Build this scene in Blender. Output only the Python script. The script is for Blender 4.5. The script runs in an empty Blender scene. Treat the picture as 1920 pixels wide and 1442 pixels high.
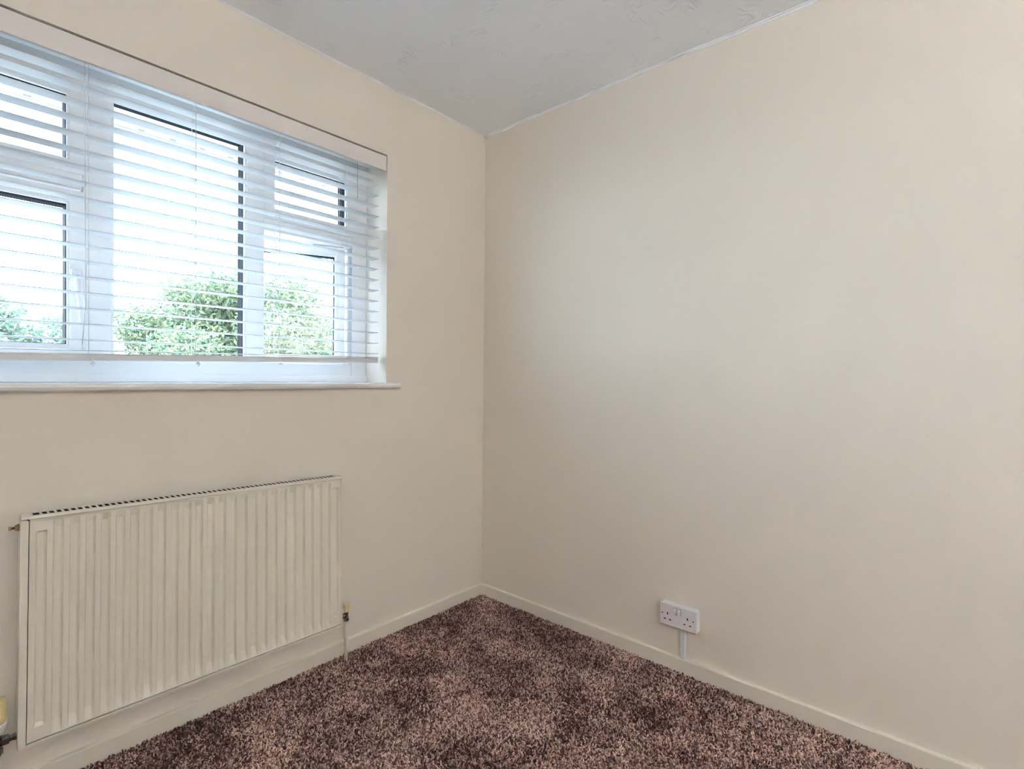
import bpy, bmesh, math, random
import numpy as np
from mathutils import Vector, Matrix

# ------------------------------------------------------------------ camera, sky, sun, exposure
C = bpy.context.scene.collection
SC = bpy.context.scene
W_PX = 1920.0
F_PX = 974.16
YAW, PITCH, ROLL = 0.8513, -0.0125, 0.0094
CAM = Vector((-1.9587, -1.9163, 1.1387))

cam_data = bpy.data.cameras.new('camera')
cam = bpy.data.objects.new('camera', cam_data)
C.objects.link(cam)
fw = Vector((math.sin(YAW) * math.cos(PITCH), math.cos(YAW) * math.cos(PITCH), math.sin(PITCH)))
rt = Vector((math.cos(YAW), -math.sin(YAW), 0))
up = rt.cross(fw)
r2 = rt * math.cos(ROLL) + up * math.sin(ROLL)
u2 = -rt * math.sin(ROLL) + up * math.cos(ROLL)
cam.matrix_world = Matrix(((r2.x, u2.x, -fw.x, CAM.x), (r2.y, u2.y, -fw.y, CAM.y), (r2.z, u2.z, -fw.z, CAM.z), (0, 0, 0, 1)))
cam_data.sensor_fit = 'HORIZONTAL'
cam_data.sensor_width = 36.0
cam_data.lens = F_PX / W_PX * 36.0
cam_data.clip_start = 0.02
cam_data.clip_end = 500
SC.camera = cam

vs = SC.view_settings
vs.view_transform = 'Standard'
vs.look = 'None'
vs.exposure = 0.11
vs.gamma = 1.0
vs.use_curve_mapping = False
SC.cycles.max_bounces = 14
SC.cycles.diffuse_bounces = 8
SC.cycles.transparent_max_bounces = 24
SC.cycles.sample_clamp_indirect = 60.0
SC.cycles.filter_width = 1.0

SKY_STRENGTH = 17.0
SUN_STRENGTH = 6.0
FILL_POWER = 1380.0

world = bpy.data.worlds.new('overcast_sky')
SC.world = world
world.use_nodes = True
wn, wl = world.node_tree.nodes, world.node_tree.links
wn.clear()
w_out = wn.new('ShaderNodeOutputWorld')
w_bg = wn.new('ShaderNodeBackground')
w_tc = wn.new('ShaderNodeTexCoord')
w_sep = wn.new('ShaderNodeSeparateXYZ')
w_ramp = wn.new('ShaderNodeValToRGB')
w_ramp.color_ramp.elements[0].position = 0.0
w_ramp.color_ramp.elements[0].color = (0.665, 0.825, 1.0, 1)
w_ramp.color_ramp.elements[1].position = 0.7
w_ramp.color_ramp.elements[1].color = (0.55, 0.74, 1.0, 1)
w_bg.inputs['Strength'].default_value = SKY_STRENGTH
wl.new(w_tc.outputs['Generated'], w_sep.inputs[0])
wl.new(w_sep.outputs['Z'], w_ramp.inputs[0])
wl.new(w_ramp.outputs[0], w_bg.inputs['Color'])
wl.new(w_bg.outputs[0], w_out.inputs[0])

sun_d = bpy.data.lights.new('sun', 'SUN')
sun_d.energy = SUN_STRENGTH
sun_d.color = (1.0, 0.94, 0.84)
sun_d.angle = math.radians(1.0)
sun = bpy.data.objects.new('sun', sun_d)
C.objects.link(sun)
sun.location = (-4, -12, 14)
sun.rotation_euler = Vector((0.30, 0.75, -0.85)).to_track_quat('-Z', 'Y').to_euler()

# window portal: guides the sky's own light through the opening, adds none
WX0, WX1, WZ0, WZ1 = -2.076, -0.609, 1.113, 2.105
po_d = bpy.data.lights.new('window_portal', 'AREA')
po_d.shape = 'RECTANGLE'
po_d.size = WX1 - WX0
po_d.size_y = WZ1 - WZ0
po_d.cycles.is_portal = True
po = bpy.data.objects.new('window_portal', po_d)
C.objects.link(po)
po.location = ((WX0 + WX1) / 2, 0.262, (WZ0 + WZ1) / 2)
po.rotation_euler = (math.radians(-90), 0, 0)

# ------------------------------------------------------------------ helpers
rnd = random.Random(7)


def tag(o, label=None, cat=None, group=None, kind=None):
    if label: o['label'] = label
    if cat: o['category'] = cat
    if group: o['group'] = group
    if kind: o['kind'] = kind
    return o


def empty(name, loc=(0, 0, 0)):
    o = bpy.data.objects.new(name, None)
    o.empty_display_size = 0.05
    o.location = loc
    C.objects.link(o)
    return o


class MB:
    def __init__(self):
        self.bm = bmesh.new()

    def box(self, x0, x1, y0, y1, z0, z1, mat=None, bevel=0.0, seg=2):
        vs_ = [self.bm.verts.new(p) for p in ((x0, y0, z0), (x1, y0, z0), (x1, y1, z0), (x0, y1, z0), (x0, y0, z1), (x1, y0, z1), (x1, y1, z1), (x0, y1, z1))]
        fs = [self.bm.faces.new([vs_[i] for i in f]) for f in ((3, 2, 1, 0), (4, 5, 6, 7), (0, 1, 5, 4), (1, 2, 6, 5), (2, 3, 7, 6), (3, 0, 4, 7))]
        if bevel > 0:
            es = list({e for f in fs for e in f.edges})
            r = bmesh.ops.bevel(self.bm, geom=es, offset=bevel, segments=seg, affect='EDGES', profile=0.5)
            vs_ = list({v for f in r['faces'] for v in f.verts} | {v for v in vs_ if v.is_valid})
        if mat is not None:
            for v in vs_:
                v.co = mat @ v.co
        return self

    def prism(self, prof, a, b, axis='x', smooth=False):
        """prof: list of 2D points; extruded from a to b along axis. axis x -> (y,z), y -> (x,z), z -> (x,y)."""
        def P(p, t):
            return {'x': (t, p[0], p[1]), 'y': (p[0], t, p[1]), 'z': (p[0], p[1], t)}[axis]
        v0 = [self.bm.verts.new(P(p, a)) for p in prof]
        v1 = [self.bm.verts.new(P(p, b)) for p in prof]
        n = len(prof)
        for i in range(n):
            f = self.bm.faces.new((v0[i], v0[(i + 1) % n], v1[(i + 1) % n], v1[i]))
            f.smooth = smooth
        self.bm.faces.new(v0[::-1])
        self.bm.faces.new(v1)
        return self

    def lathe(self, prof, center, axis=(0, 0, 1), n=20, smooth=True, flute=0.0):
        """prof: list of (r, h) along axis from center."""
        q = Vector((0, 0, 1)).rotation_difference(Vector(axis)).to_matrix()
        c = Vector(center)
        rings = []
        for r, h in prof:
            ring = []
            for i in range(n):
                a = 2 * math.pi * i / n
                rr = r * (1 - (flute if i % 2 else 0))
                ring.append(self.bm.verts.new(c + q @ Vector((rr * math.cos(a), rr * math.sin(a), h))))
            rings.append(ring)
        for a, b in zip(rings, rings[1:]):
            for i in range(n):
                f = self.bm.faces.new((a[i], a[(i + 1) % n], b[(i + 1) % n], b[i]))
                f.smooth = smooth
        self.bm.faces.new(rings[0][::-1])
        self.bm.faces.new(rings[-1])
        return self

    def tube(self, pts, r, n=10, smooth=True):
        pts = [Vector(p) for p in pts]
        rings = []
        for i, p in enumerate(pts):
            d = (pts[min(i + 1, len(pts) - 1)] - pts[max(i - 1, 0)]).normalized()
            a = Vector((1, 0, 0)) if abs(d.x) < 0.9 else Vector((0, 1, 0))
            s = d.cross(a).normalized()
            t = d.cross(s)
            rr = r[i] if isinstance(r, (list, tuple)) else r
            rings.append([self.bm.verts.new(p + s * rr * math.cos(2 * math.pi * k / n) + t * rr * math.sin(2 * math.pi * k / n)) for k in range(n)])
        for a, b in zip(rings, rings[1:]):
            for i in range(n):
                f = self.bm.faces.new((a[i], a[(i + 1) % n], b[(i + 1) % n], b[i]))
                f.smooth = smooth
        self.bm.faces.new(rings[0][::-1])
        self.bm.faces.new(rings[-1])
        return self

    def ring(self, x0, x1, z0, z1, w, y0, y1, bevel=0.0):
        """a rectangular frame in the xz plane, members of width w."""
        o = [(x0, z0), (x1, z0), (x1, z1), (x0, z1)]
        i = [(x0 + w, z0 + w), (x1 - w, z0 + w), (x1 - w, z1 - w), (x0 + w, z1 - w)]
        V = lambda p, y: self.bm.verts.new((p[0], y, p[1]))
        of, inf = [V(p, y0) for p in o], [V(p, y0) for p in i]
        ob, inb = [V(p, y1) for p in o], [V(p, y1) for p in i]
        for k in range(4):
            j = (k + 1) % 4
            for q in ((of[k], of[j], inf[j], inf[k]), (ob[j], ob[k], inb[k], inb[j]), (of[j], of[k], ob[k], ob[j]), (inf[k], inf[j], inb[j], inb[k])):
                self.bm.faces.new(q)
        return self

    def build(self, name, mat=None, parent=None, loc=None, recalc=True):
        if recalc:
            bmesh.ops.recalc_face_normals(self.bm, faces=self.bm.faces[:])
        me = bpy.data.meshes.new(name)
        self.bm.to_mesh(me)
        self.bm.free()
        if mat: me.materials.append(mat)
        o = bpy.data.objects.new(name, me)
        C.objects.link(o)
        if parent is not None: o.parent = parent
        if loc is not None: o.location = loc
        return o


def mat(name, col, rough=0.5, metal=0.0, spec=0.5, noise=0.0, nscale=30.0, bump=0.0, bscale=400.0, bdist=0.001, coat=0.0):
    m = bpy.data.materials.new(name)
    m.use_nodes = True
    n, l = m.node_tree.nodes, m.node_tree.links
    b = n['Principled BSDF']
    b.inputs['Base Color'].default_value = (*col, 1)
    b.inputs['Roughness'].default_value = rough
    b.inputs['Metallic'].default_value = metal
    b.inputs['Specular IOR Level'].default_value = spec
    b.inputs['Coat Weight'].default_value = coat
    tc = n.new('ShaderNodeTexCoord')
    if noise > 0:
        t = n.new('ShaderNodeTexNoise')
        t.inputs['Scale'].default_value = nscale
        t.inputs['Detail'].default_value = 4
        mr = n.new('ShaderNodeMapRange')
        mr.inputs['To Min'].default_value = 1 - noise
        mr.inputs['To Max'].default_value = 1 + noise
        mx = n.new('ShaderNodeMix')
        mx.data_type = 'RGBA'
        mx.blend_type = 'MULTIPLY'
        mx.inputs[0].default_value = 1
        mx.inputs[6].default_value = (*col, 1)
        l.new(tc.outputs['Object'], t.inputs['Vector'])
        l.new(t.outputs['Fac'], mr.inputs['Value'])
        l.new(mr.outputs[0], mx.inputs[7])
        l.new(mx.outputs[2], b.inputs['Base Color'])
    if bump > 0:
        t = n.new('ShaderNodeTexNoise')
        t.inputs['Scale'].default_value = bscale
        t.inputs['Detail'].default_value = 3
        bp = n.new('ShaderNodeBump')
        bp.inputs['Strength'].default_value = bump
        bp.inputs['Distance'].default_value = bdist
        l.new(tc.outputs['Object'], t.inputs['Vector'])
        l.new(t.outputs['Fac'], bp.inputs['Height'])
        l.new(bp.outputs[0], b.inputs['Normal'])
    return m


M = {}
M['wall'] = mat('cream_wall_paint', (0.80, 0.745, 0.662), 0.75, spec=0.25, noise=0.012, nscale=2.5, bump=0.25, bscale=260, bdist=0.0012)
M['skirting'] = mat('cream_gloss_paint', (0.80, 0.755, 0.66), 0.38, noise=0.01, nscale=6, bump=0.12, bscale=45, bdist=0.001)
M['radiator'] = mat('cream_radiator_enamel', (0.82, 0.775, 0.68), 0.42, bump=0.05, bscale=700, bdist=0.0006)
M['upvc'] = mat('white_window_plastic', (0.80, 0.81, 0.82), 0.3, bump=0.03, bscale=300, bdist=0.0005)
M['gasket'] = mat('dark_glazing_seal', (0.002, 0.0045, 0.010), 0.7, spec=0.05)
M['sill'] = mat('white_sill_gloss', (0.86, 0.86, 0.86), 0.25, bump=0.05, bscale=40, bdist=0.001)
M['blind'] = mat('white_blind_slat', (0.74, 0.75, 0.755), 0.4, bump=0.03, bscale=120, bdist=0.0005)
M['valance'] = mat('off_white_valance', (0.80, 0.76, 0.73), 0.42, noise=0.012, nscale=12)
M['cord'] = mat('white_blind_cord', (0.82, 0.83, 0.84), 0.7, bump=0.3, bscale=900, bdist=0.0004)
M['plastic_white'] = mat('white_socket_plastic', (0.80, 0.77, 0.80), 0.3, bump=0.02, bscale=500, bdist=0.0003)
M['trunking'] = mat('grey_white_trunking', (0.70, 0.72, 0.73), 0.4, bump=0.02, bscale=500, bdist=0.0003)
M['switch_gap'] = mat('shadow_grey_switch_gap', (0.22, 0.20, 0.22), 0.5)
M['slot'] = mat('pin_hole_shade', (0.012, 0.010, 0.012), 0.6)
M['grille_dark'] = mat('shadowed_convector_steel', (0.035, 0.028, 0.022), 0.7)  # near-black tone stands in for shade behind the grille and seam
M['yellowed'] = mat('yellowed_valve_plastic', (0.74, 0.63, 0.33), 0.38, noise=0.06, nscale=60)
M['chrome'] = mat('tarnished_chrome', (0.30, 0.30, 0.31), 0.22, metal=1.0, noise=0.15, nscale=80)
M['brass'] = mat('dull_brass', (0.45, 0.33, 0.18), 0.35, metal=1.0, noise=0.1, nscale=90)
M['stay'] = mat('dull_steel_stay', (0.16, 0.20, 0.26), 0.4, metal=0.6)
M['hook'] = mat('grey_wire_hook', (0.40, 0.41, 0.40), 0.45)
M['soffit'] = mat('white_soffit_board', (0.50, 0.50, 0.50), 0.5, bump=0.03, bscale=200, bdist=0.0005)
M['soffit_joint'] = mat('grey_vent_slot', (0.25, 0.24, 0.25), 0.7)
M['brick_out'] = mat('outside_render', (0.55, 0.42, 0.34), 0.9, noise=0.15, nscale=20)
M['grass'] = mat('pale_gravel_garden', (0.20, 0.195, 0.18), 0.9, noise=0.35, nscale=1.5)
M['bark'] = mat('tree_bark', (0.16, 0.11, 0.075), 0.9, noise=0.3, nscale=8)


def ceiling_mat():
    m = mat('swirled_white_plaster', (0.90, 0.925, 0.955), 0.8, spec=0.25)
    n, l = m.node_tree.nodes, m.node_tree.links
    b = n['Principled BSDF']
    tc = n.new('ShaderNodeTexCoord')
    # fans of combed arcs: rings round the nearest voronoi seed, broken up by noise
    v = n.new('ShaderNodeTexVoronoi')
    v.inputs['Scale'].default_value = 4.2
    warp = n.new('ShaderNodeTexNoise')
    warp.inputs['Scale'].default_value = 7
    add = n.new('ShaderNodeMix')
    add.data_type = 'RGBA'
    add.inputs[0].default_value = 0.30
    l.new(tc.outputs['Object'], warp.inputs['Vector'])
    l.new(tc.outputs['Object'], add.inputs[6])
    l.new(warp.outputs['Color'], add.inputs[7])
    l.new(add.outputs[2], v.inputs['Vector'])
    mul = n.new('ShaderNodeMath'); mul.operation = 'MULTIPLY'; mul.inputs[1].default_value = 55
    sn = n.new('ShaderNodeMath'); sn.operation = 'SINE'
    pw = n.new('ShaderNodeMath'); pw.operation = 'POWER'; pw.inputs[1].default_value = 3
    mx0 = n.new('ShaderNodeMath'); mx0.operation = 'MAXIMUM'; mx0.inputs[1].default_value = 0
    l.new(v.outputs['Distance'], mul.inputs[0]); l.new(mul.outputs[0], sn.inputs[0]); l.new(sn.outputs[0], mx0.inputs[0]); l.new(mx0.outputs[0], pw.inputs[0])
    mk = n.new('ShaderNodeTexNoise'); mk.inputs['Scale'].default_value = 11; mk.inputs['Detail'].default_value = 2
    mr = n.new('ShaderNodeMapRange'); mr.inputs['From Min'].default_value = 0.54; mr.inputs['From Max'].default_value = 0.68
    l.new(tc.outputs['Object'], mk.inputs['Vector']); l.new(mk.outputs['Fac'], mr.inputs['Value'])
    pr = n.new('ShaderNodeMath'); pr.operation = 'MULTIPLY'
    l.new(pw.outputs[0], pr.inputs[0]); l.new(mr.outputs[0], pr.inputs[1])
    fine = n.new('ShaderNodeTexNoise'); fine.inputs['Scale'].default_value = 26; fine.inputs['Detail'].default_value = 4
    l.new(tc.outputs['Object'], fine.inputs['Vector'])
    ad = n.new('ShaderNodeMath'); ad.operation = 'MULTIPLY_ADD'; ad.inputs[1].default_value = 0.45
    l.new(fine.outputs['Fac'], ad.inputs[0]); l.new(pr.outputs[0], ad.inputs[2])
    bp = n.new('ShaderNodeBump'); bp.inputs['Strength'].default_value = 0.6; bp.inputs['Distance'].default_value = 0.005
    l.new(ad.outputs[0], bp.inputs['Height']); l.new(bp.outputs[0], b.inputs['Normal'])
    return m


M['ceiling'] = ceiling_mat()


def glass_mat():
    m = bpy.data.materials.new('clear_window_glass')
    m.use_nodes = True
    n, l = m.node_tree.nodes, m.node_tree.links
    n.clear()
    o = n.new('ShaderNodeOutputMaterial'); t = n.new('ShaderNodeBsdfTransparent'); g = n.new('ShaderNodeBsdfGlossy')
    mx = n.new('ShaderNodeMixShader')
    # Schlick reflectance from the facing angle: the same from both sides of the pane
    lw = n.new('ShaderNodeLayerWeight'); lw.inputs['Blend'].default_value = 0.5
    p5 = n.new('ShaderNodeMath'); p5.operation = 'POWER'; p5.inputs[1].default_value = 5
    ma = n.new('ShaderNodeMath'); ma.operation = 'MULTIPLY_ADD'; ma.inputs[1].default_value = 0.7; ma.inputs[2].default_value = 0.03
    t.inputs['Color'].default_value = (0.97, 0.99, 0.985, 1)
    g.inputs['Roughness'].default_value = 0.02
    l.new(lw.outputs['Facing'], p5.inputs[0]); l.new(p5.outputs[0], ma.inputs[0])
    l.new(ma.outputs[0], mx.inputs[0]); l.new(t.outputs[0], mx.inputs[1]); l.new(g.outputs[0], mx.inputs[2]); l.new(mx.outputs[0], o.inputs[0])
    return m


M['glass'] = glass_mat()


def leaf_mat(name, c1, c2):
    m = bpy.data.materials.new(name)
    m.use_nodes = True
    n, l = m.node_tree.nodes, m.node_tree.links
    b = n['Principled BSDF']
    b.inputs['Roughness'].default_value = 0.6
    b.inputs['Specular IOR Level'].default_value = 0.3
    g = n.new('ShaderNodeNewGeometry')
    r = n.new('ShaderNodeValToRGB')
    r.color_ramp.elements[0].color = (*c1, 1)
    r.color_ramp.elements[1].color = (*c2, 1)
    l.new(g.outputs['Random Per Island'], r.inputs[0])
    l.new(r.outputs[0], b.inputs['Base Color'])
    tr = n.new('ShaderNodeBsdfTranslucent')
    mx = n.new('ShaderNodeMixShader')
    mx.inputs[0].default_value = 0.35
    l.new(r.outputs[0], tr.inputs['Color'])
    l.new(b.outputs[0], mx.inputs[1]); l.new(tr.outputs[0], mx.inputs[2])
    l.new(mx.outputs[0], n['Material Output'].inputs['Surface'])
    return m


# ------------------------------------------------------------------ room shell
H = 2.4
RX, RY = -2.85, -4.60            # far ends of the room (behind the camera)
T = 0.25                         # outer wall thickness


def struct(name, mb, m, parent=None):
    o = mb.build(name, m, parent)
    o['kind'] = 'structure'
    return o


fl = MB().box(RX - 0.1, 0.12, RY - 0.1, T, -0.12, -0.006)
floor = struct('floor', fl, mat('carpet_backing', (0.10, 0.055, 0.05), 0.95, noise=0.3, nscale=120))
ce = MB().box(RX - 0.1, 0.12, RY - 0.1, T, H, H + 0.12)
ceiling = struct('ceiling', ce, M['ceiling'])

ww = MB()
ww.box(RX - 0.1, WX0, 0, T, -0.006, H)
ww.box(WX1, 0.0, 0, T, -0.006, H)
ww.box(WX0, WX1, 0, T, -0.006, WZ0 - 0.024)
ww.box(WX0, WX1, 0, T, WZ1, H)
wall_window = struct('wall_left', ww, M['wall'])
wall_right = struct('wall_right', MB().box(0, 0.12, RY - 0.1, T, -0.006, H), M['wall'])
wall_back = struct('wall_back', MB().box(RX, 0, RY - 0.1, RY, -0.006, H), M['wall'])
wall_side = struct('wall_side', MB().box(RX - 0.1, RX, RY, 0, -0.006, H), M['wall'])


def chip(parent, pts, r):
    """a raised lip of filler or paint on the wall face"""
    o = MB().tube(pts, r, n=6).build('plaster_scuff', M['wall'], parent)
    return o


chip(wall_window, [(-0.408, 0.001, 0.2685), (-0.392, -0.0012, 0.2705), (-0.380, -0.0016, 0.2735), (-0.370, 0.001, 0.2745)], [0.001, 0.0040, 0.0046, 0.001])
chip(wall_right, [(0.001, -0.402, 0.2735), (-0.0012, -0.420, 0.2705), (-0.0014, -0.438, 0.2675), (0.001, -0.452, 0.2665)], [0.001, 0.0036, 0.0042, 0.001])
chip(wall_right, [(0.001, -1.829, 0.981), (-0.001, -1.832, 0.980), (0.001, -1.834, 0.979)], [0.001, 0.002, 0.001])

# skirting boards: rounded top edge, thick paint
BH, BT = 0.055, 0.0135
prof = [(0, -0.004), (-BT, -0.004), (-BT, BH - 0.004), (-BT + 0.0012, BH - 0.0012), (-BT + 0.004, BH), (0, BH + 0.0008)]
struct('baseboard_left', MB().prism(prof, RX, 0, 'x'), M['skirting'])
prx = [(p[0], p[1]) for p in prof]
struct('baseboard_right', MB().prism(prx, RY, -BT, 'y'), M['skirting'])
struct('baseboard_back', MB().prism([(RY - p[0], p[1]) for p in prof], RX, -BT, 'x'), M['skirting'])
struct('baseboard_side', MB().prism([(RX - p[0], p[1]) for p in prof], RY + BT, -BT, 'y'), M['skirting'])


# ceiling edge: an uneven hand-filled bead of white plaster where ceiling meets wall
def bead(name, along, start, end, size, seed):
    r = random.Random(seed)
    b = MB().bm
    n = 150
    rows = []
    s = size
    ph = [r.uniform(0, 6.28) for _ in range(5)]
    for i in range(n + 1):
        t = start + (end - start) * i / n
        k = 1 + 0.22 * math.sin(t * 9 + ph[0]) + 0.14 * math.sin(t * 23 + ph[1]) + r.uniform(-0.12, 0.12)
        k2 = 1 + 0.25 * math.sin(t * 7 + ph[2]) + 0.15 * math.sin(t * 31 + ph[3]) + r.uniform(-0.12, 0.12)
        pts = [(0.001, -s * 0.85 * k), (-0.0022 * k, -s * 0.85 * k), (-s * 0.28 * k2, -s * 0.52 * k), (-s * 0.34 * k, -s * 0.34 * k2), (-s * 0.75 * k2, -0.0035 * k), (-s * 1.1 * k2, -0.0018), (-s * 1.1 * k2, 0.001), (0.001, 0.001)]
        if along == 'y':
            rows.append([b.verts.new((p[0], t, H + p[1])) for p in pts])
        else:
            rows.append([b.verts.new((t, p[0], H + p[1])) for p in pts])
    for a, c in zip(rows, rows[1:]):
        for j in range(len(a)):
            f = b.faces.new((a[j], a[(j + 1) % len(a)], c[(j + 1) % len(a)], c[j]))
            f.smooth = True
    b.faces.new(rows[0]); b.faces.new(rows[-1][::-1])
    m = MB(); m.bm.free(); m.bm = b
    return struct(name, m, M['ceiling'])


bead('trim_1', 'y', RY, -0.002, 0.0105, 3)
bead('trim_2', 'x', RX, -0.008, 0.0065, 5)

# ------------------------------------------------------------------ window
FY0, FY1 = 0.155, 0.225          # frame faces
win = empty('window_1', ((WX0 + WX1) / 2, FY0, WZ0))
win['kind'] = 'structure'
WL = Vector(win.location)


def wpart(name, mb, m, parent=win):
    bmesh.ops.translate(mb.bm, verts=mb.bm.verts[:], vec=-WL)
    return mb.build(name, m, parent)


LX, RXm = (-2.0, -1.6225), (-1.0685, -0.684)       # casement openings
CX = (-1.5500, -1.1360)                            # fixed centre pane
ZB, ZT = 1.192, 2.030                              # bottom and top of openings
ZTR = (1.708, 1.757)                               # transom rail
f = MB()
bv = 0.004
f.box(WX0, LX[0], FY0, FY1, WZ0, WZ1 - 0.001, bevel=bv)
f.box(RXm[1], WX1, FY0, FY1, WZ0, WZ1 - 0.001, bevel=bv)
f.box(LX[0], RXm[1], FY0, FY1, ZT, WZ1 - 0.001, bevel=bv)
f.box(LX[0], RXm[1], FY0, FY1, WZ0, ZB, bevel=bv)
f.box(LX[1], CX[0], FY0, FY1, ZB, ZT, bevel=bv)
f.box(CX[1], RXm[0], FY0, FY1, ZB, ZT, bevel=bv)
f.box(LX[0], LX[1], FY0, FY1, *ZTR, bevel=bv)
f.box(RXm[0], RXm[1], FY0, FY1, *ZTR, bevel=bv)
wpart('window_frame', f, M['upvc'])
wpart('frame_trim', MB().box(WX0, WX1, FY0 - 0.006, FY0 + 0.001, WZ0 + 0.0005, WZ0 + 0.030, bevel=0.002), M['upvc'])


def glazing(x0, x1, z0, z1, ya, parent):
    """bead, dark seal and spacer, and two panes between x0..x1, z0..z1; ya = room-side face of the frame around them"""
    g = wpart('spacer_bar', MB().ring(x0, x1, z0, z1, 0.004, ya + 0.012, ya + 0.064), M['gasket'], parent)
    p = wpart('glass_pane', MB().box(x0 + 0.002, x1 - 0.002, ya + 0.020, ya + 0.0205, z0 + 0.002, z1 - 0.002), M['glass'], parent)
    return g, p


def sash(x0, x1, z0, z1, wv, parent=win, y=FY0 - 0.010):
    """opening sash standing 10 mm proud of the frame; wv = visible member width"""
    s = MB()
    s.ring(x0, x1, z0, z1, wv, y, y + 0.070)
    # sloped inner bead
    s.ring(x0 + wv - 0.0005, x1 - wv + 0.0005, z0 + wv - 0.0005, z1 - wv + 0.0005, 0.006, y + 0.006, y + 0.020)
    o = wpart('sash', s, M['upvc'], parent)
    gx0, gx1, gz0, gz1 = x0 + wv + 0.005, x1 - wv - 0.005, z0 + wv + 0.005, z1 - wv - 0.005
    glazing(gx0 - 0.002, gx1 + 0.002, gz0 - 0.002, gz1 + 0.002, y + 0.006, o)
    return o


def handle(parent, x, z, y):
    h = MB()
    h.box(x - 0.013, x + 0.013, y - 0.010, y + 0.0005, z - 0.035, z + 0.040, bevel=0.004)
    h.lathe([(0.010, 0), (0.010, 0.018), (0.008, 0.022)], (x, y - 0.008, z + 0.012), axis=(0, -1, 0), n=16)
    h.tube([(x, y - 0.026, z + 0.014), (x + 0.001, y - 0.032, z - 0.02), (x + 0.006, y - 0.036, z - 0.07), (x + 0.009, y - 0.036, z - 0.115), (x + 0.010, y - 0.035, z - 0.125)], [0.009, 0.0095, 0.0085, 0.0075, 0.004], n=10)
    o = wpart('window_handle', h, M['upvc'], parent)
    k = MB().lathe([(0.0055, 0), (0.0055, 0.004), (0.004, 0.005)], (x + 0.007, y - 0.010, z - 0.025), axis=(0, -1, 0), n=12)
    wpart('key_lock', k, M['stay'], parent)
    return o


lo = sash(LX[0] - 0.006, LX[1] + 0.003, ZB - 0.004, 1.699, 0.036)
fo = sash(LX[0] - 0.006, LX[1] + 0.003, 1.753, ZT + 0.001, 0.036)
handle(lo, -1.640, 1.418, FY0 - 0.010)
fr_ = sash(RXm[0] - 0.003, RXm[1] + 0.006, 1.757, ZT + 0.001, 0.036)
# centre pane: glazed straight into the frame
cb = wpart('glazing_bead', MB().ring(CX[0] - 0.001, CX[1] + 0.001, ZB - 0.001, ZT + 0.001, 0.007, FY0 + 0.003, FY0 + 0.016), M['upvc'])
glazing(CX[0] + 0.002, CX[1] - 0.002, ZB + 0.002, ZT - 0.002, FY0 + 0.002, cb)
# the open right casement: built closed about its hinge edge, then swung out
ro = empty('open_sash')
ro.parent = win
SW, SH0, SH1 = 0.415, ZB - 0.002, 1.706
s = MB()
s.ring(-SW, 0, SH0, SH1, 0.036, 0, 0.060)
s.ring(-SW + 0.0355, -0.0355, SH0 + 0.0355, SH1 - 0.0355, 0.006, 0.006, 0.020)
so = s.build('sash', M['upvc'], ro)
MB().ring(-SW + 0.039, -0.039, SH0 + 0.039, SH1 - 0.039, 0.004, 0.018, 0.058).build('spacer_bar', M['gasket'], ro)
MB().ring(-SW - 0.001, 0.001, SH0 - 0.001, SH1 + 0.001, 0.005, 0.004, 0.034).build('seal_and_edge_shade', M['gasket'], ro)  # seal widened so its dark rubber stands in for the shaded sash edge
MB().box(-SW + 0.041, -0.041, 0.027, 0.0275, SH0 + 0.041, SH1 - 0.041).build('glass_pane', M['glass'], ro)
ANG = math.radians(23.2)
ro.location = Vector((-0.716, 0.162, 0)) - WL
ro.rotation_euler = (0, 0, -ANG)
wpart('friction_stay', MB().box(-0.93, -0.70, 0.188, 0.200, 1.7035, 1.7065, mat=Matrix.Translation((-0.70, 0.185, 0)) @ Matrix.Rotation(-ANG * 0.62, 4, 'Z') @ Matrix.Translation((0.70, -0.185, 0))), M['stay'])
# sill board with rounded nosing
nose = [(FY0 + 0.02, WZ0 - 0.0235), (-0.022, WZ0 - 0.0235), (-0.029, WZ0 - 0.019), (-0.032, WZ0 - 0.012), (-0.030, WZ0 - 0.004), (-0.025, WZ0), (FY0 + 0.02, WZ0)]
sl = MB().prism(nose, WX0, WX1, 'x')
ns2 = [(-0.0003, WZ0 - 0.0235)] + nose[1:6] + [(-0.0003, WZ0)]
sl.prism(ns2, WX1, WX1 + 0.056, 'x')
sl.prism(ns2, WX0 - 0.056, WX0, 'x')
wpart('window_sill', sl, M['sill'])
wpart('outer_sill', MB().box(WX0 + 0.001, WX1 - 0.001, FY1 - 0.002, T + 0.04, WZ0 - 0.022, WZ0 + 0.02, bevel=0.004), M['upvc'])

# ------------------------------------------------------------------ venetian blind
SY0, SY1 = 0.018, 0.066          # slat depth
bx0, bx1 = WX0 + 0.026, -0.6375
blind = tag(empty('venetian_blind', ((WX0 + WX1) / 2, 0.04, 2.09)), 'white wide-slat venetian blind, slats open, hung in the window recess above the sill', 'blind')
BL = Vector(blind.location)


def bpart(name, mb, m, parent=blind):
    off = BL
    bmesh.ops.translate(mb.bm, verts=mb.bm.verts[:], vec=-off)
    return mb.build(name, m, parent)


# valance: flat moulded front board with chamfered ends, a shadow gap above
vz0, vz1 = 2.0355, 2.0990
v = MB()
vp = [(0.0015, vz0 + 0.002), (0.003, vz0), (0.011, vz0), (0.011, vz1), (0.003, vz1), (0.0015, vz1 - 0.002)]
v.prism(vp, WX0 + 0.005, WX1 - 0.0055, 'x')
bpart('valance', v, M['valance'])
bpart('headrail', MB().box(bx0, bx1 + 0.004, 0.0155, 0.066, 2.050, 2.098, bevel=0.002), M['blind'])


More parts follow.
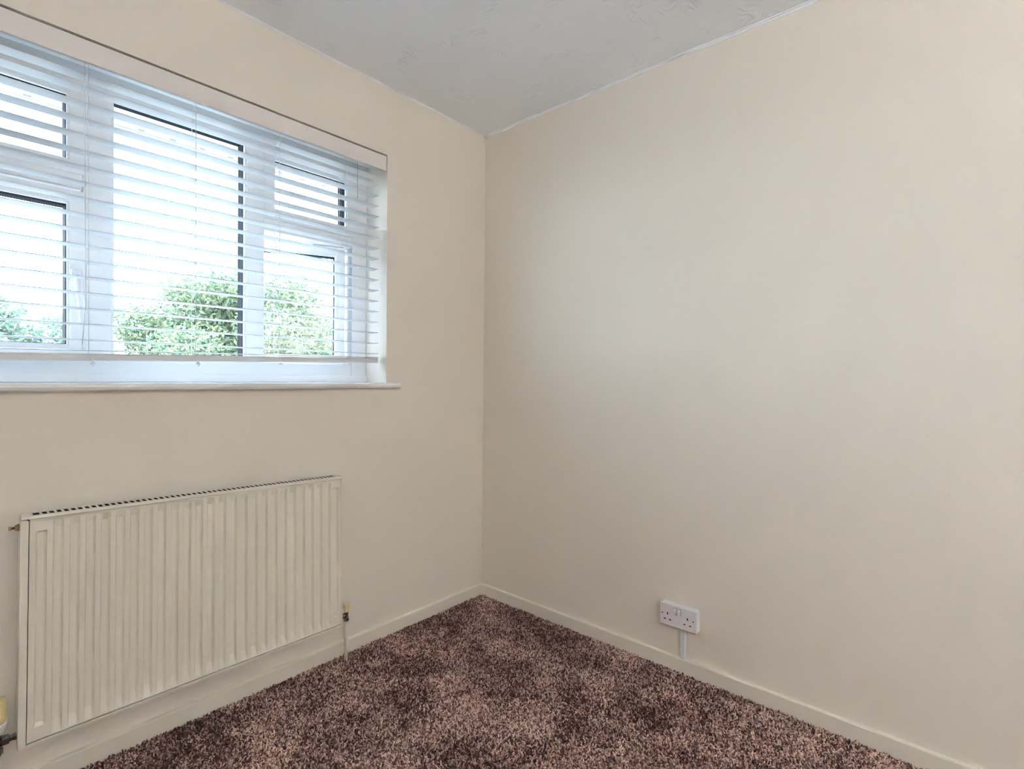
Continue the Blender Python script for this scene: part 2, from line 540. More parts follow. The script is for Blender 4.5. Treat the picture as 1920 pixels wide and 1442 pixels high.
def slat_mb(z, tilt):
    m_ = MB()
    n = 6
    th = 0.0028
    topp, botp = [], []
    ca, sa = math.cos(tilt), math.sin(tilt)
    ym = (SY0 + SY1) / 2
    for i in range(n + 1):
        s_ = -1 + 2 * i / n
        yy = s_ * (SY1 - SY0) / 2
        cr = 0.0010 * (1 - s_ * s_)
        e = 0.6 if i in (0, n) else 1.0
        topp.append((ym + yy * ca, z + cr + th / 2 * e + yy * sa))
        botp.append((ym + yy * ca, z + cr - th / 2 * e + yy * sa))
    m_.prism(botp + topp[::-1], bx0, bx1, 'x')
    return m_


NS = 18
base = slat_mb(0.0, math.radians(-1.5))
bmesh.ops.translate(base.bm, verts=base.bm.verts[:], vec=(-BL.x, -BL.y, 0))
proto = base.build('slat', M['blind'], blind)
slz = [1.2385 + 0.0458 * k for k in range(17)] + [2.0075]
for k, z in enumerate(slz):
    o = proto if k == 0 else proto.copy()
    if k: C.objects.link(o); o.parent = blind
    o.location = (0.0006 * math.sin(k * 2.1), 0, z - BL.z)
    o.rotation_euler = (0.004 * math.sin(k * 1.7), 0.00025 * math.sin(k * 3.1), 0)
# bottom rail with chamfered front; it hangs a little lower at the left, with a spare slat lying on it
RZ = 1.1990
rp = [(SY0 - 0.001, 0.002), (SY0 + 0.001, 0.0), (SY1 - 0.001, 0.0), (SY1 + 0.001, 0.002), (SY1 + 0.001, 0.0190), (SY1 - 0.001, 0.0210), (SY0 + 0.003, 0.0210), (SY0 - 0.001, 0.0170)]


def tilted(mb, x0, z0, ang):
    """turn a mesh built along x at z = 0 about its right end and put it at z0"""
    bmesh.ops.transform(mb.bm, matrix=Matrix.Translation((x0, 0, z0)) @ Matrix.Rotation(ang, 4, 'Y') @ Matrix.Translation((-x0, 0, 0)), verts=mb.bm.verts[:])
    return mb


RA = -0.0215
rail = bpart('bottom_rail', tilted(MB().prism(rp, bx0 + 0.003, bx1 - 0.006, 'x'), bx1, RZ, RA), M['blind'])
bpart('rail_end_cap', tilted(MB().prism([(p[0] * 0.94 + 0.042 * 0.06, p[1] * 0.94 + 0.0105 * 0.06) for p in rp], bx1 - 0.006, bx1 - 0.0015, 'x'), bx1, RZ, RA), M['blind'])
railz = lambda x: RZ + (x - bx1) * 0.0215
sp = slat_mb(0.0, 0.0)
bmesh.ops.translate(sp.bm, verts=sp.bm.verts[:], vec=(0, -0.001, 0))
bpart('slat', tilted(sp, bx1, 1.2228, -0.0150), M['blind'])
# ladder cords: two strings per station, a lift cord through the slats and a button below the rail
for xs in (-1.632, -1.352, -1.073, -0.803):
    for dx, yy in ((0.0, SY0 - 0.0016), (0.004, SY1 + 0.0016)):
        bpart('ladder_cord', MB().tube([(xs + dx, yy, 2.05), (xs + dx, yy, railz(xs) + 0.012)], 0.0009, n=6), M['cord'])
    rung = None
    for z in slz:
        if rung is None:
            rung = bpart('ladder_rung', MB().tube([(xs, SY0 - 0.0012, z - 0.0028), (xs + 0.002, SY1 + 0.0012, z - 0.0030)], 0.0006, n=5), M['cord'])
        else:
            q = rung.copy(); C.objects.link(q); q.parent = blind
            q.location = (0, 0, z - slz[0])
    b_ = MB().lathe([(0.0015, 0.010), (0.003, 0.006), (0.0075, 0.0025), (0.0078, 0.0), (0.0035, -0.001), (0.0028, -0.005), (0.0012, -0.0065)][::-1], (xs + 0.012, SY0 + 0.010, railz(xs) - 0.009), n=14)
    b_.tube([(xs + 0.004, SY0 - 0.002, railz(xs) + 0.0185), (xs + 0.008, SY0 - 0.0015, railz(xs) + 0.003), (xs + 0.0115, SY0 + 0.008, railz(xs) - 0.002)], 0.0010, n=6)
    bpart('cord_button', b_, M['cord'])
# tilt wand hook hanging from the headrail at the right, lift cords at the left
bpart('tilt_hook', MB().tube([(-0.7500, 0.0132, 2.07), (-0.7495, 0.0120, 1.97), (-0.7490, 0.0115, 1.893), (-0.7490, 0.0110, 1.886)], [0.0011, 0.0011, 0.0011, 0.0022], n=8), M['hook'])
bpart('lift_cord', MB().tube([(-1.641, 0.0132, 2.07), (-1.640, 0.0125, 1.7), (-1.6385, 0.0125, 1.35), (-1.647, 0.0125, 1.225)], 0.0011, n=6), M['cord'])

# ------------------------------------------------------------------ radiator
rad = tag(empty('radiator', (-1.32, -0.055, 0.165)), 'cream fluted panel radiator with slotted top grille, on the wall below the window', 'radiator')
RL = Vector(rad.location)
# measured corners of the front panel (x, z): the panel hangs very slightly out of level
TLc, TRc, BLc, BRc = (-1.7690, 0.7560), (-0.8720, 0.7385), (-1.7760, 0.1690), (-0.8680, 0.1655)


def warp(u, v_):
    x = (1 - v_) * ((1 - u) * BLc[0] + u * BRc[0]) + v_ * ((1 - u) * TLc[0] + u * TRc[0])
    z = (1 - v_) * ((1 - u) * BLc[1] + u * BRc[1]) + v_ * ((1 - u) * TLc[1] + u * TRc[1])
    return x, z


def rpart(name, mb, m, parent=rad):
    bmesh.ops.translate(mb.bm, verts=mb.bm.verts[:], vec=-RL)
    return mb.build(name, m, parent)


PW, PH, YF = 0.90, 0.578, -0.082
NCH = 26
us, kinds = [0.0], [('e', 0)]
pitch = PW / (NCH + 0.35)
m0 = (PW - NCH * pitch) / 2
DEP = 0.0132
for c in range(NCH):
    a = m0 + c * pitch
    # (position in pitch, depth factor) : channel ridge left, slope, valley, slope
    for fr2, d in ((0.06, 0), (0.17, 0), (0.24, 0.62), (0.31, 0.93), (0.38, 1.0), (0.62, 1.0), (0.70, 0.96), (0.77, 0.70), (0.83, 0.0), (0.93, 0)):
        us.append((a + fr2 * pitch) / PW)
        kinds.append((d, c))
us.append(1.0); kinds.append(('e', NCH - 1))
vrows = [0, 0.004, 0.008, 0.020, 0.032, 0.044, 0.054, 0.062, 0.068, 0.074, 0.09, 0.3, 0.5, 0.7, 0.91, 0.934, 0.940, 0.946, 0.952, 0.960, 0.970, 0.980, 0.990, 0.9925, 0.995, 0.998, 1.0]


def flute_depth(d, c, v_):
    if d == 'e': return 0.0
    lo_, hi_ = (0.008, 0.062), (0.990, 0.952)
    if c in (0, NCH - 1):
        lo_, hi_ = (0.062, 0.074), (0.946, 0.934)
    if v_ < lo_[0] or v_ > hi_[0]: return 0.0
    if v_ < lo_[1]: k = (v_ - lo_[0]) / (lo_[1] - lo_[0])
    elif v_ > hi_[1]: k = (hi_[0] - v_) / (hi_[0] - hi_[1])
    else: k = 1.0
    # valley ends narrow to a point at the bottom, square at the top
    if v_ < 0.5:
        return d * k if c not in (0, NCH - 1) else d * k * 0.9
    return d * k


pm = MB()
grid = []
for v_ in vrows:
    row = []
    for u, (d, c) in zip(us, kinds):
        x, z = warp(u, v_)
        y = YF + DEP * flute_depth(d, c, v_)
        if v_ in (0.995, 0.998): y -= 0.0025          # rolled top edge
        if v_ in (0, 1.0) or u in (0.0, 1.0): y += 0.0035
        row.append(pm.bm.verts.new((x, y, z)))
    grid.append(row)
for a, b in zip(grid, grid[1:]):
    for i in range(len(a) - 1):
        fc = pm.bm.faces.new((a[i], a[i + 1], b[i + 1], b[i]))
        fc.smooth = False
# returned edge and back so that the sheet is solid
loop = grid[0] + [r[-1] for r in grid[1:]] + grid[-1][-2::-1] + [r[0] for r in grid[-2:0:-1]]
back = [pm.bm.verts.new((q.co.x, -0.066, q.co.z)) for q in loop]
for i in range(len(loop)):
    j = (i + 1) % len(loop)
    pm.bm.faces.new((loop[j], loop[i], back[i], back[j]))
pm.bm.faces.new(back)
panel = rpart('front_panel', pm, M['radiator'])


def wx(u, dv=0.0):
    return warp(u, dv)


# rear sheet: its rim shows as a bright lip round the front panel, past a dark seam
def quad_box(mb, pts, y0, y1):
    a = [mb.bm.verts.new((p[0], y0, p[1])) for p in pts]
    b = [mb.bm.verts.new((p[0], y1, p[1])) for p in pts]
    n = len(pts)
    mb.bm.faces.new(a); mb.bm.faces.new(b[::-1])
    for i in range(n):
        mb.bm.faces.new((a[(i + 1) % n], a[i], b[i], b[(i + 1) % n]))


def offc(l, r, b, t):
    return [(BLc[0] - l, BLc[1] - b), (BRc[0] + r, BRc[1] - b), (TRc[0] + r, TRc[1] + t), (TLc[0] - l, TLc[1] + t)]


rim = MB()
o_, i_ = offc(0.0175, 0.0075, 0.0125, 0.0), offc(0.0018, 0.0024, 0.0050, -0.003)
# left lip, bottom lip, right lip
quad_box(rim, [o_[0], i_[0], i_[3], o_[3]], -0.0785, -0.034)
quad_box(rim, [o_[0], o_[1], i_[1], i_[0]], -0.0785, -0.060)
quad_box(rim, [i_[1], o_[1], o_[2], i_[2]], -0.0785, -0.034)
bmesh.ops.bevel(rim.bm, geom=[e for e in rim.bm.edges], offset=0.0015, segments=2, affect='EDGES')
rpart('side_casing', rim, M['radiator'])
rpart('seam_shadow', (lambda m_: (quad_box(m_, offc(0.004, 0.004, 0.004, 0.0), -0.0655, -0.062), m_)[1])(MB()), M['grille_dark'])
rb = MB()
quad_box(rb, offc(0.010, 0.004, 0.0, -0.06), -0.060, -0.040)
rpart('back_panel', rb, M['radiator'])
# top grille: two rails joined by bars with open slots between
zt = lambda x: TLc[1] + (x - TLc[0]) / (TRc[0] - TLc[0]) * (TRc[1] - TLc[1]) + 0.0095
gx0, gx1 = TLc[0] - 0.016, TRc[0] + 0.0062
gm = MB()


def topstrip(x0, x1, y0, y1, dz0=-0.008):
    a = [gm.bm.verts.new((x, y, zt(x) + dz)) for x, y, dz in ((x0, y0, dz0), (x1, y0, dz0), (x1, y1, dz0), (x0, y1, dz0), (x0, y0, 0), (x1, y0, 0), (x1, y1, 0), (x0, y1, 0))]
    for q in ((3, 2, 1, 0), (4, 5, 6, 7), (0, 1, 5, 4), (1, 2, 6, 5), (2, 3, 7, 6), (3, 0, 4, 7)):
        gm.bm.faces.new([a[i] for i in q])


topstrip(gx0, gx1, -0.0800, -0.0705)
topstrip(gx0, gx1, -0.0330, -0.0290, -0.0012)
topstrip(gx0, gx0 + 0.024, -0.0705, -0.0330)
topstrip(gx1 - 0.018, gx1, -0.0705, -0.0330)
gp = 0.0150
k = 0
xg = gx0 + 0.028 + gp * 0.62
while xg < gx1 - 0.03:
    topstrip(xg, xg + gp * 0.36, -0.0705, -0.0330, -0.0012)
    xg += gp
rpart('top_grille', gm, M['radiator'])
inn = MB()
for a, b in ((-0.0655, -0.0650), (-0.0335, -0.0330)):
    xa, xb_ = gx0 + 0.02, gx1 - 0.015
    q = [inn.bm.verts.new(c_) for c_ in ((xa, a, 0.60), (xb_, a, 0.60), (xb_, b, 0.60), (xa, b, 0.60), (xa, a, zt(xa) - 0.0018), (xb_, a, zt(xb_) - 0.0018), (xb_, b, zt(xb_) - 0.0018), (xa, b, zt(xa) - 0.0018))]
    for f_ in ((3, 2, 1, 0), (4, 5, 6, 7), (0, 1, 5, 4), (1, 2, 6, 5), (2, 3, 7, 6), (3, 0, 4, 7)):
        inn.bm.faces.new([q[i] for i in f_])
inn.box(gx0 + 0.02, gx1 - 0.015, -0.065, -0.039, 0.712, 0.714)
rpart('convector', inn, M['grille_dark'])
for xb in (-1.60, -1.04):
    rpart('wall_bracket', MB().box(xb, xb + 0.04, -0.0385, -0.0015, 0.22, 0.68), M['radiator'])
# bleed plug high on the left end
bp_ = MB().lathe([(0.0095, 0), (0.0095, 0.004), (0.0075, 0.005), (0.0075, 0.008)], (-1.7875, -0.058, 0.736), axis=(-1, 0, 0), n=6, smooth=False)
bp_.lathe([(0.0035, 0), (0.0035, 0.008), (0.005, 0.0085), (0.005, 0.012), (0.003, 0.013)], (-1.795, -0.058, 0.736), axis=(-1, 0, 0), n=12)
rpart('bleed_plug', bp_, M['brass'])

# right lockshield valve and its pipe
vr = tag(empty('radiator_valve', (-0.836, -0.060, 0.0)), 'lockshield valve with tapered yellow cap and white pipe, at the right end of radiator', 'valve')


def vpart(name, mb, m, root):
    bmesh.ops.translate(mb.bm, verts=mb.bm.verts[:], vec=-Vector(root.location))
    return mb.build(name, m, root)


vx, vy = -0.8345, -0.060
vpart('valve_cap', MB().lathe([(0.0085, 0.196), (0.0105, 0.199), (0.0135, 0.224), (0.0130, 0.2275), (0.0105, 0.229)], (vx, vy, 0), n=8, smooth=False), M['yellowed'], vr)
bd = MB().lathe([(0.0070, 0.160), (0.0115, 0.162), (0.0115, 0.174), (0.0085, 0.178), (0.0075, 0.186), (0.0090, 0.190), (0.0085, 0.197)], (vx, vy, 0), n=6, smooth=False)
bd.lathe([(0.0065, 0), (0.0065, 0.010), (0.0100, 0.011), (0.0100, 0.022)], (vx, vy, 0.184), axis=(-1, 0, 0), n=8, smooth=False)
vpart('valve_body', bd, M['chrome'], vr)
vpart('supply_pipe', MB().tube([(vx, vy, 0.163), (vx, vy - 0.0002, 0.09), (vx - 0.0005, vy - 0.0005, -0.006)], 0.0072, n=16), M['skirting'], vr)
vpart('pipe_joint', MB().lathe([(0.0085, 0), (0.0090, 0.004), (0.0085, 0.014), (0.0072, 0.016)], (vx, vy, 0.085), n=16), M['skirting'], vr)

# left wheelhead valve (mostly out of frame)
vl = tag(empty('radiator_valve', (-1.832, -0.062, 0.0)), 'ribbed yellow wheel-head valve with dark metal union, at the left end of radiator', 'valve')
lx, ly = -1.831, -0.062
vpart('valve_cap', MB().lathe([(0.0160, 0.242), (0.0205, 0.246), (0.0205, 0.252), (0.0185, 0.254), (0.0178, 0.296), (0.0165, 0.3025), (0.012, 0.305)], (lx, ly, 0), n=32, smooth=False, flute=0.05), M['yellowed'], vl)
vpart('valve_skirt', MB().lathe([(0.011, 0.212), (0.013, 0.214), (0.0195, 0.236), (0.0195, 0.2425)], (lx, ly, 0), n=20), M['plastic_white'], vl)
bl_ = MB().lathe([(0.0075, 0.158), (0.0125, 0.160), (0.0125, 0.174), (0.0095, 0.178), (0.0105, 0.186), (0.0105, 0.203), (0.0085, 0.213)], (lx, ly, 0), n=6, smooth=False)
bl_.lathe([(0.0085, 0.0), (0.0085, 0.008), (0.0135, 0.009), (0.0135, 0.022), (0.0085, 0.0235), (0.0085, 0.031), (0.0100, 0.0315), (0.0100, 0.0365)], (lx, ly, 0.192), axis=(1, 0, 0), n=6, smooth=False)
vpart('valve_body', bl_, M['chrome'], vl)
vpart('supply_pipe', MB().tube([(lx, ly, 0.160), (lx, ly, -0.006)], 0.0075, n=16), M['skirting'], vl)

# ------------------------------------------------------------------ wall socket
sk = tag(empty('wall_socket', (0, -1.092, 0.222)), 'white double wall socket with two rocker switches, low on the right wall', 'socket')
SL = Vector(sk.location)


def spart(name, mb, m, parent=sk):
    bmesh.ops.translate(mb.bm, verts=mb.bm.verts[:], vec=-SL)
    return mb.build(name, m, parent)


sy0, sy1, sz0, sz1 = -1.1655, -1.0205, 0.1810, 0.2640
XF = -0.0375
spart('back_box', MB().box(-0.0285, 0, sy0 + 0.001, sy1 - 0.001, sz0 + 0.001, sz1 - 0.001, bevel=0.002), M['plastic_white'])
spart('face_plate', MB().box(XF, -0.0288, sy0, sy1, sz0, sz1, bevel=0.0022, seg=3), M['plastic_white'])
for yc in (-1.0815, -1.0985):
    rk = MB()
    rk.prism([(XF + 0.001, 0.2335), (XF - 0.0050, 0.2335), (XF - 0.0040, 0.244), (XF - 0.0004, 0.2545), (XF + 0.001, 0.2545)], yc - 0.0052, yc + 0.0052, 'y')
    rs = spart('rocker_switch', rk, M['plastic_white'])
    spart('switch_surround', MB().box(XF - 0.0003, XF + 0.001, yc - 0.0064, yc + 0.0064, 0.2318, 0.2556), M['switch_gap'])
dk = lambda y, z, w, h: MB().box(XF - 0.0002, XF + 0.003, y - w / 2, y + w / 2, z - h / 2, z + h / 2)  # dark plates on the face stand in for shaded pin holes
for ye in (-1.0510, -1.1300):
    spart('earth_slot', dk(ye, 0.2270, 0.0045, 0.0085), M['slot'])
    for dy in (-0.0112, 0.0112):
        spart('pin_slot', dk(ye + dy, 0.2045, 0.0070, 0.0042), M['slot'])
for yv in (-1.0288, -1.1525):
    spart('fixing_screw', MB().lathe([(0.0030, 0), (0.0030, 0.0012), (0.002, 0.0016)], (XF + 0.001, yv, 0.2245), axis=(-1, 0, 0), n=12), M['stay'])

tr = MB()
tp = [(-1.1115, 0.0), (-1.1115, -0.0095), (-1.1105, -0.0115), (-1.1085, -0.0125), (-1.0935, -0.0125), (-1.0915, -0.0115), (-1.0905, -0.0095), (-1.0905, 0.0)]
tr.prism([(p[1], p[0]) for p in tp], BH + 0.001, sz0 + 0.0005, 'z')
trunk = tr.build('cable_trunking', M['trunking'])
tag(trunk, 'short grey-white vertical cable trunking between double socket and skirting board', 'trunking')

# ------------------------------------------------------------------ carpet pile
def carpet():
    rs = np.random.RandomState(11)
    x0, x1, y0, y1 = RX + 0.004, -BT - 0.001, RY + BT + 0.001, -BT - 0.001
    ym = -2.9                                    # finer pile in front of here, coarser behind the viewpoint
    Na, Nb = int((x1 - x0) * (y1 - ym) * 56000), int((x1 - x0) * (ym - y0) * 16000)
    N = Na + Nb
    P = np.empty((N, 3), np.float32)
    P[:, 0] = rs.uniform(x0, x1, N)
    P[:Na, 1] = rs.uniform(ym, y1, Na)
    P[Na:, 1] = rs.uniform(y0, ym, Nb)
    P[:, 2] = -0.005 + rs.uniform(-0.002, 0.002, N)
    me = bpy.data.meshes.new('carpet')
    me.vertices.add(N)
    me.vertices.foreach_set('co', P.ravel())
    # lean of the pile: brushed this way and that in patches
    def field(seed, sc):
        r = np.random.RandomState(seed)
        v = np.zeros(N)
        for _ in range(14):
            a = r.uniform(0, 2 * np.pi); k = r.uniform(0.5, 1.6) * sc; p = r.uniform(0, 6.28)
            v += np.sin(k * (P[:, 0] * np.cos(a) + P[:, 1] * np.sin(a)) + p)
        return v / 14 ** 0.5
    lean = np.empty((N, 3), np.float32)
    lean[:, 0] = 0.32 * field(1, 9) + rs.normal(0, 0.62, N)
    lean[:, 1] = 0.32 * field(2, 9) + rs.normal(0, 0.62, N)
    lean[:, 2] = rs.uniform(0, 6.28, N)
    a = me.attributes.new('lean', 'FLOAT_VECTOR', 'POINT')
    a.data.foreach_set('vector', lean.ravel())
    sc = rs.uniform(0.75, 1.25, N).astype(np.float32)
    sc[Na:] *= 1.7
    a = me.attributes.new('size', 'FLOAT', 'POINT')
    a.data.foreach_set('value', sc)
    o = bpy.data.objects.new('carpet', me)
    C.objects.link(o)

    m = bpy.data.materials.new('heather_brown_twist_pile')
    m.use_nodes = True
    n, l = m.node_tree.nodes, m.node_tree.links
    b = n['Principled BSDF']
    b.inputs['Roughness'].default_value = 0.9
    b.inputs['Specular IOR Level'].default_value = 0.15
    b.inputs['Sheen Weight'].default_value = 0.25
    b.inputs['Sheen Roughness'].default_value = 0.5
    b.inputs['Sheen Tint'].default_value = (0.9, 0.72, 0.68, 1)
    oi = n.new('ShaderNodeObjectInfo')
    rp_ = n.new('ShaderNodeValToRGB')
    e = rp_.color_ramp.elements
    e[0].position = 0.0; e[0].color = (0.062, 0.024, 0.022, 1)
    e[1].position = 1.0; e[1].color = (0.84, 0.61, 0.535, 1)
    for pos, col in ((0.28, (0.170, 0.083, 0.070)), (0.55, (0.41, 0.247, 0.209)), (0.82, (0.65, 0.440, 0.378))):
        q = e.new(pos); q.color = (*col, 1)
    g = n.new('ShaderNodeNewGeometry')
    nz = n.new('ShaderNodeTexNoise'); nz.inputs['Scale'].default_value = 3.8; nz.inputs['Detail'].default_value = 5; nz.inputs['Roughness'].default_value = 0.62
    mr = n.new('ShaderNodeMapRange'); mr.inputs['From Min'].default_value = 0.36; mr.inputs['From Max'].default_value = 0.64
    mr.inputs['To Min'].default_value = -0.32; mr.inputs['To Max'].default_value = 0.22  # colour patches stand in for shading of the leaning pile
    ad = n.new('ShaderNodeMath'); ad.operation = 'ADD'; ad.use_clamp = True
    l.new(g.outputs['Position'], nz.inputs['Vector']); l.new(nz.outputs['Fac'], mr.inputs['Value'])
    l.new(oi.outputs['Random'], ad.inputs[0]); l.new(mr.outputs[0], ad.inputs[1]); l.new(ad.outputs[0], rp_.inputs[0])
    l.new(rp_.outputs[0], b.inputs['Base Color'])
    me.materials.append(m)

    ng = bpy.data.node_groups.new('pile', 'GeometryNodeTree')
    ng.interface.new_socket('Geometry', in_out='INPUT', socket_type='NodeSocketGeometry')
    ng.interface.new_socket('Geometry', in_out='OUTPUT', socket_type='NodeSocketGeometry')
    N_, L_ = ng.nodes, ng.links
    gi, go = N_.new('NodeGroupInput'), N_.new('NodeGroupOutput')
    m2p = N_.new('GeometryNodeMeshToPoints')
    iop = N_.new('GeometryNodeInstanceOnPoints')
    cone = N_.new('GeometryNodeMeshCone')
    cone.inputs['Vertices'].default_value = 6
    cone.inputs['Radius Top'].default_value = 0.0018
    cone.inputs['Radius Bottom'].default_value = 0.0023
    cone.inputs['Depth'].default_value = 0.0090
    sm = N_.new('GeometryNodeSetMaterial'); sm.inputs['Material'].default_value = m
    at = N_.new('GeometryNodeInputNamedAttribute'); at.data_type = 'FLOAT_VECTOR'; at.inputs['Name'].default_value = 'lean'
    as_ = N_.new('GeometryNodeInputNamedAttribute'); as_.data_type = 'FLOAT'; as_.inputs['Name'].default_value = 'size'
    L_.new(gi.outputs[0], m2p.inputs['Mesh'])
    L_.new(m2p.outputs['Points'], iop.inputs['Points'])
    L_.new(cone.outputs['Mesh'], sm.inputs['Geometry'])
    L_.new(sm.outputs[0], iop.inputs['Instance'])
    L_.new(at.outputs['Attribute'], iop.inputs['Rotation'])
    L_.new(as_.outputs['Attribute'], iop.inputs['Scale'])
    L_.new(iop.outputs[0], go.inputs[0])
    md = o.modifiers.new('pile', 'NODES')
    md.node_group = ng
    tag(o, 'fitted mottled brown-plum twist pile carpet covering the floor', 'carpet', kind='stuff')
    return o


carpet()

# ------------------------------------------------------------------ outside: eaves, wall face, garden and trees
sf = MB().box(-5.0, 2.5, T + 0.001, 0.690, 2.150, 2.162)
soffit = tag(sf.build('trim_3', M['soffit']), kind='structure')
fa = MB().box(-5.0, 2.5, 0.690, 0.705, 2.145, 2.36, bevel=0.002)
fas = tag(fa.build('trim_4', M['soffit']), kind='structure')
vg = MB()
for i in range(30):
    xv = -2.4 + i * 0.1155
    vg.box(xv, xv + 0.022, 0.668, 0.676, 2.1485, 2.1505)
vg.build('vent_slot', M['soffit_joint'], soffit)
rf = MB().prism([(0.75, 2.40), (0.75, 2.36), (T, 2.55), (-7.0, 4.3), (-7.0, 4.4)], -5.2, 2.7, 'x')
tag(rf.build('roof', mat('roof_tiles', (0.20, 0.11, 0.08), 0.9, noise=0.2, nscale=6)), kind='structure')
ow = MB()
ow.box(-5.0, RX - 0.1, 0.0, T, -2.7, 2.55)
ow.box(0.12, 2.5, 0.0, T, -2.7, 2.55)
ow.box(RX - 0.1, 0.12, 0.0, T, -2.7, -0.12)
ow.box(RX - 0.1, 0.12, 0.0, T, H + 0.12, 2.55)
tag(ow.build('wall_outer', M['brick_out']), kind='structure')
gd = MB().box(-60, 60, -20, 90, -2.9, -2.7)
tag(gd.build('ground', M['grass']), kind='structure')

LEAF = {
    'fir': leaf_mat('fir_sprays', (0.065, 0.105, 0.080), (0.27, 0.31, 0.15)),
    'broad': leaf_mat('broad_leaves', (0.12, 0.18, 0.14), (0.29, 0.35, 0.25)),
    'light': leaf_mat('light_leaves', (0.15, 0.20, 0.12), (0.34, 0.37, 0.20)),
    'rust': leaf_mat('rusty_leaves', (0.20, 0.155, 0.120), (0.33, 0.29, 0.17)),
}


def tree(label, x, y, ztop, half, leaf, seed, conical=False, n=9000, size=0.11, low=0.2):
    r = np.random.RandomState(seed)
    z0 = -2.7
    ht = ztop - z0
    root = tag(empty('tree', (x, y, z0)), label, 'tree', 'trees in the garden beyond the window')
    # trunk with limbs
    t = MB().tube([(0, 0, 0), (0.03 * ht, 0, ht * 0.3), (0.0, 0.02 * ht, ht * 0.62), (0, 0, ht * (0.95 if conical else 0.7))], [0.032 * ht, 0.022 * ht, 0.014 * ht, 0.004 * ht], n=9)
    for k_ in range(9):
        a = k_ * 2.4
        hz = ht * (0.28 + 0.055 * k_)
        L = half * (0.8 - 0.05 * k_)
        t.tube([(0, 0, hz), (L * 0.5 * math.cos(a), L * 0.5 * math.sin(a), hz + 0.06 * ht), (L * math.cos(a), L * math.sin(a), hz + (0.02 if conical else 0.16) * ht)], [0.010 * ht, 0.006 * ht, 0.002 * ht], n=6)
    t.build('trunk', M['bark'], root)
    # crown: leaf sprays gathered in clumps
    if conical:
        nc = 150
        h = r.uniform(low, 1.0, nc) ** 0.85
        rad_ = half * (1.04 - h) / (1.04 - low) * (0.55 + 0.45 * r.rand(nc) ** 0.5)
        a = r.uniform(0, 6.283, nc)
        cc = np.stack([rad_ * np.cos(a), rad_ * np.sin(a), h * ht], 1)
        cr = half * 0.17 * (1.25 - h * 0.8)
    else:
        nc = 70
        d = r.normal(size=(nc, 3)); d /= np.linalg.norm(d, axis=1)[:, None]
        rr = r.rand(nc) ** 0.33
        cz = (1 + low) / 2 * ht
        cc = d * rr[:, None] * np.array([half * 0.86, half * 0.86, (1 - low) / 2 * ht * 0.88]) + np.array([0, 0, cz])
        cr = np.full(nc, half * 0.27)
    ci = r.randint(0, nc, n)
    d = r.normal(size=(n, 3)); d /= np.linalg.norm(d, axis=1)[:, None]
    c = cc[ci] + d * (r.rand(n, 1) ** 0.4) * cr[ci][:, None] * np.array([1, 1, 0.62])
    s1 = r.normal(size=(n, 3)); s1 /= np.linalg.norm(s1, axis=1)[:, None]
    s2 = np.cross(s1, r.normal(size=(n, 3))); s2 /= np.linalg.norm(s2, axis=1)[:, None]
    sz = size * r.uniform(0.6, 1.3, (n, 1))
    V = np.empty((n, 4, 3))
    V[:, 0] = c - s1 * sz; V[:, 1] = c + s2 * sz * 0.42; V[:, 2] = c + s1 * sz; V[:, 3] = c - s2 * sz * 0.42
    me = bpy.data.meshes.new('foliage')
    me.vertices.add(4 * n); me.vertices.foreach_set('co', V.reshape(-1).astype(np.float32))
    me.loops.add(4 * n); me.loops.foreach_set('vertex_index', np.arange(4 * n, dtype=np.int32))
    me.polygons.add(n); me.polygons.foreach_set('loop_start', np.arange(0, 4 * n, 4, dtype=np.int32))
    me.update(calc_edges=True)
    me.materials.append(LEAF[leaf])
    o = bpy.data.objects.new('foliage', me)
    C.objects.link(o)
    o.parent = root
    o['kind'] = 'stuff'
    return root


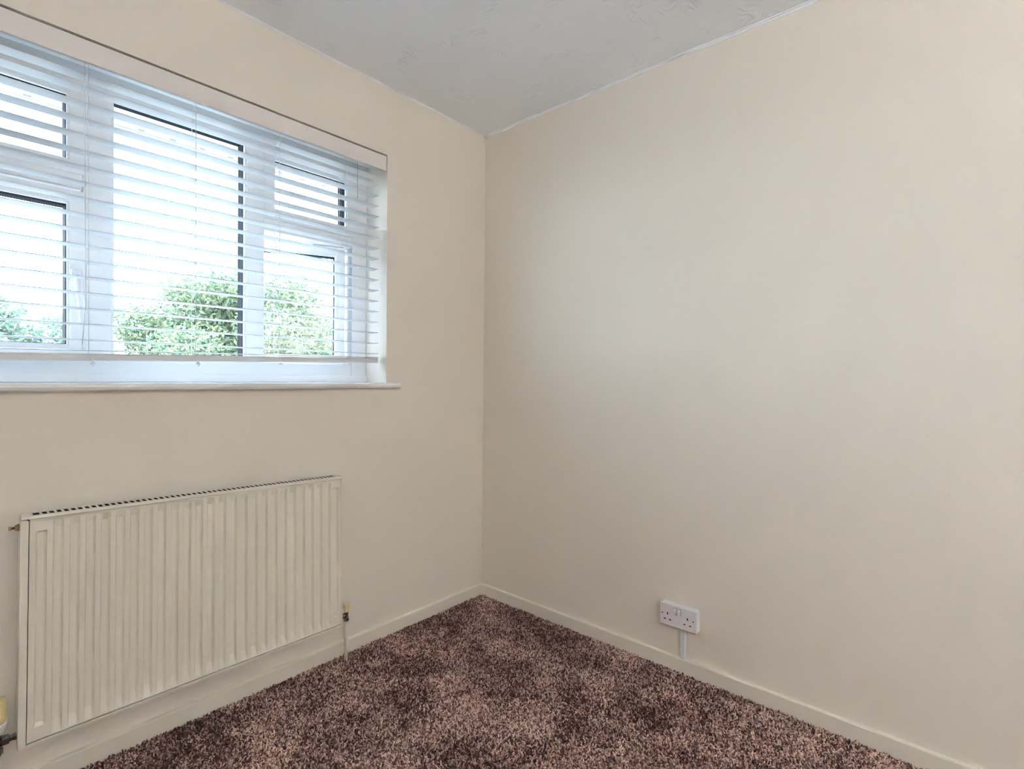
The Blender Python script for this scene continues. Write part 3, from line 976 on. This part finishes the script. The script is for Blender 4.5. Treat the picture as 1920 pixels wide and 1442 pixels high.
tree('tall dark feathery green tree behind the centre pane and right mullion', 4.35, 14.0, 4.20, 3.25, 'fir', 1, n=70000, size=0.075, low=0.30)
tree('blue-green leafy tree behind the left casement, at the left edge of the view', -1.15, 14.6, 3.25, 1.85, 'broad', 3, n=34000, size=0.07, low=0.3)
tree('lower pale blue-green tree behind the left casement, beside the mullion', 1.00, 21.5, 3.25, 1.9, 'broad', 4, n=26000, size=0.08, low=0.3)
tree('pale yellow-green tree behind the open right casement', 10.0, 25.5, 4.75, 2.9, 'light', 5, n=34000, size=0.10, low=0.3)
tree('rust-tinged rounded tree low behind the open right casement', 9.6, 18.6, 2.95, 1.75, 'rust', 6, n=26000, size=0.08, low=0.3)
tree('yellow-green tree seen through the gap beside the open sash', 13.4, 20.5, 3.55, 1.75, 'light', 7, n=24000, size=0.085, low=0.3)

# ------------------------------------------------------------------ added fill light: unseen uplighter behind the camera, brightens the room
lp = tag(empty('added_uplighter', (-2.50, -4.15, 0.0)), 'added unseen fill light shaped as a floor uplighter, behind the viewpoint', 'fill_light')
MB().lathe([(0.14, 0.008), (0.14, 0.022), (0.02, 0.030), (0.012, 0.05)], (0, 0, 0), n=28).build('base', M['upvc'], lp)
MB().tube([(0, 0, 0.03), (0, 0, 1.285)], 0.011, n=12).build('pole', M['upvc'], lp)
MB().lathe([(0.018, 1.28), (0.09, 1.295), (0.165, 1.345), (0.20, 1.42), (0.196, 1.42), (0.160, 1.352), (0.086, 1.303), (0.016, 1.290)], (0, 0, 0), n=32).build('bowl_shade', M['sill'], lp)
gm_ = bpy.data.materials.new('fill_light_glow')
gm_.use_nodes = True
gb = gm_.node_tree.nodes['Principled BSDF']
gb.inputs['Base Color'].default_value = (0.9, 0.89, 0.88, 1)
gb.inputs['Emission Color'].default_value = (0.915, 0.985, 1.07, 1)
gb.inputs['Emission Strength'].default_value = FILL_POWER
pf = [(0.05 * math.sin(math.pi * i / 10), 1.375 - 0.05 * math.cos(math.pi * i / 10)) for i in range(1, 10)]
MB().lathe(pf, (0, 0, 0), n=20).build('bulb', gm_, lp)
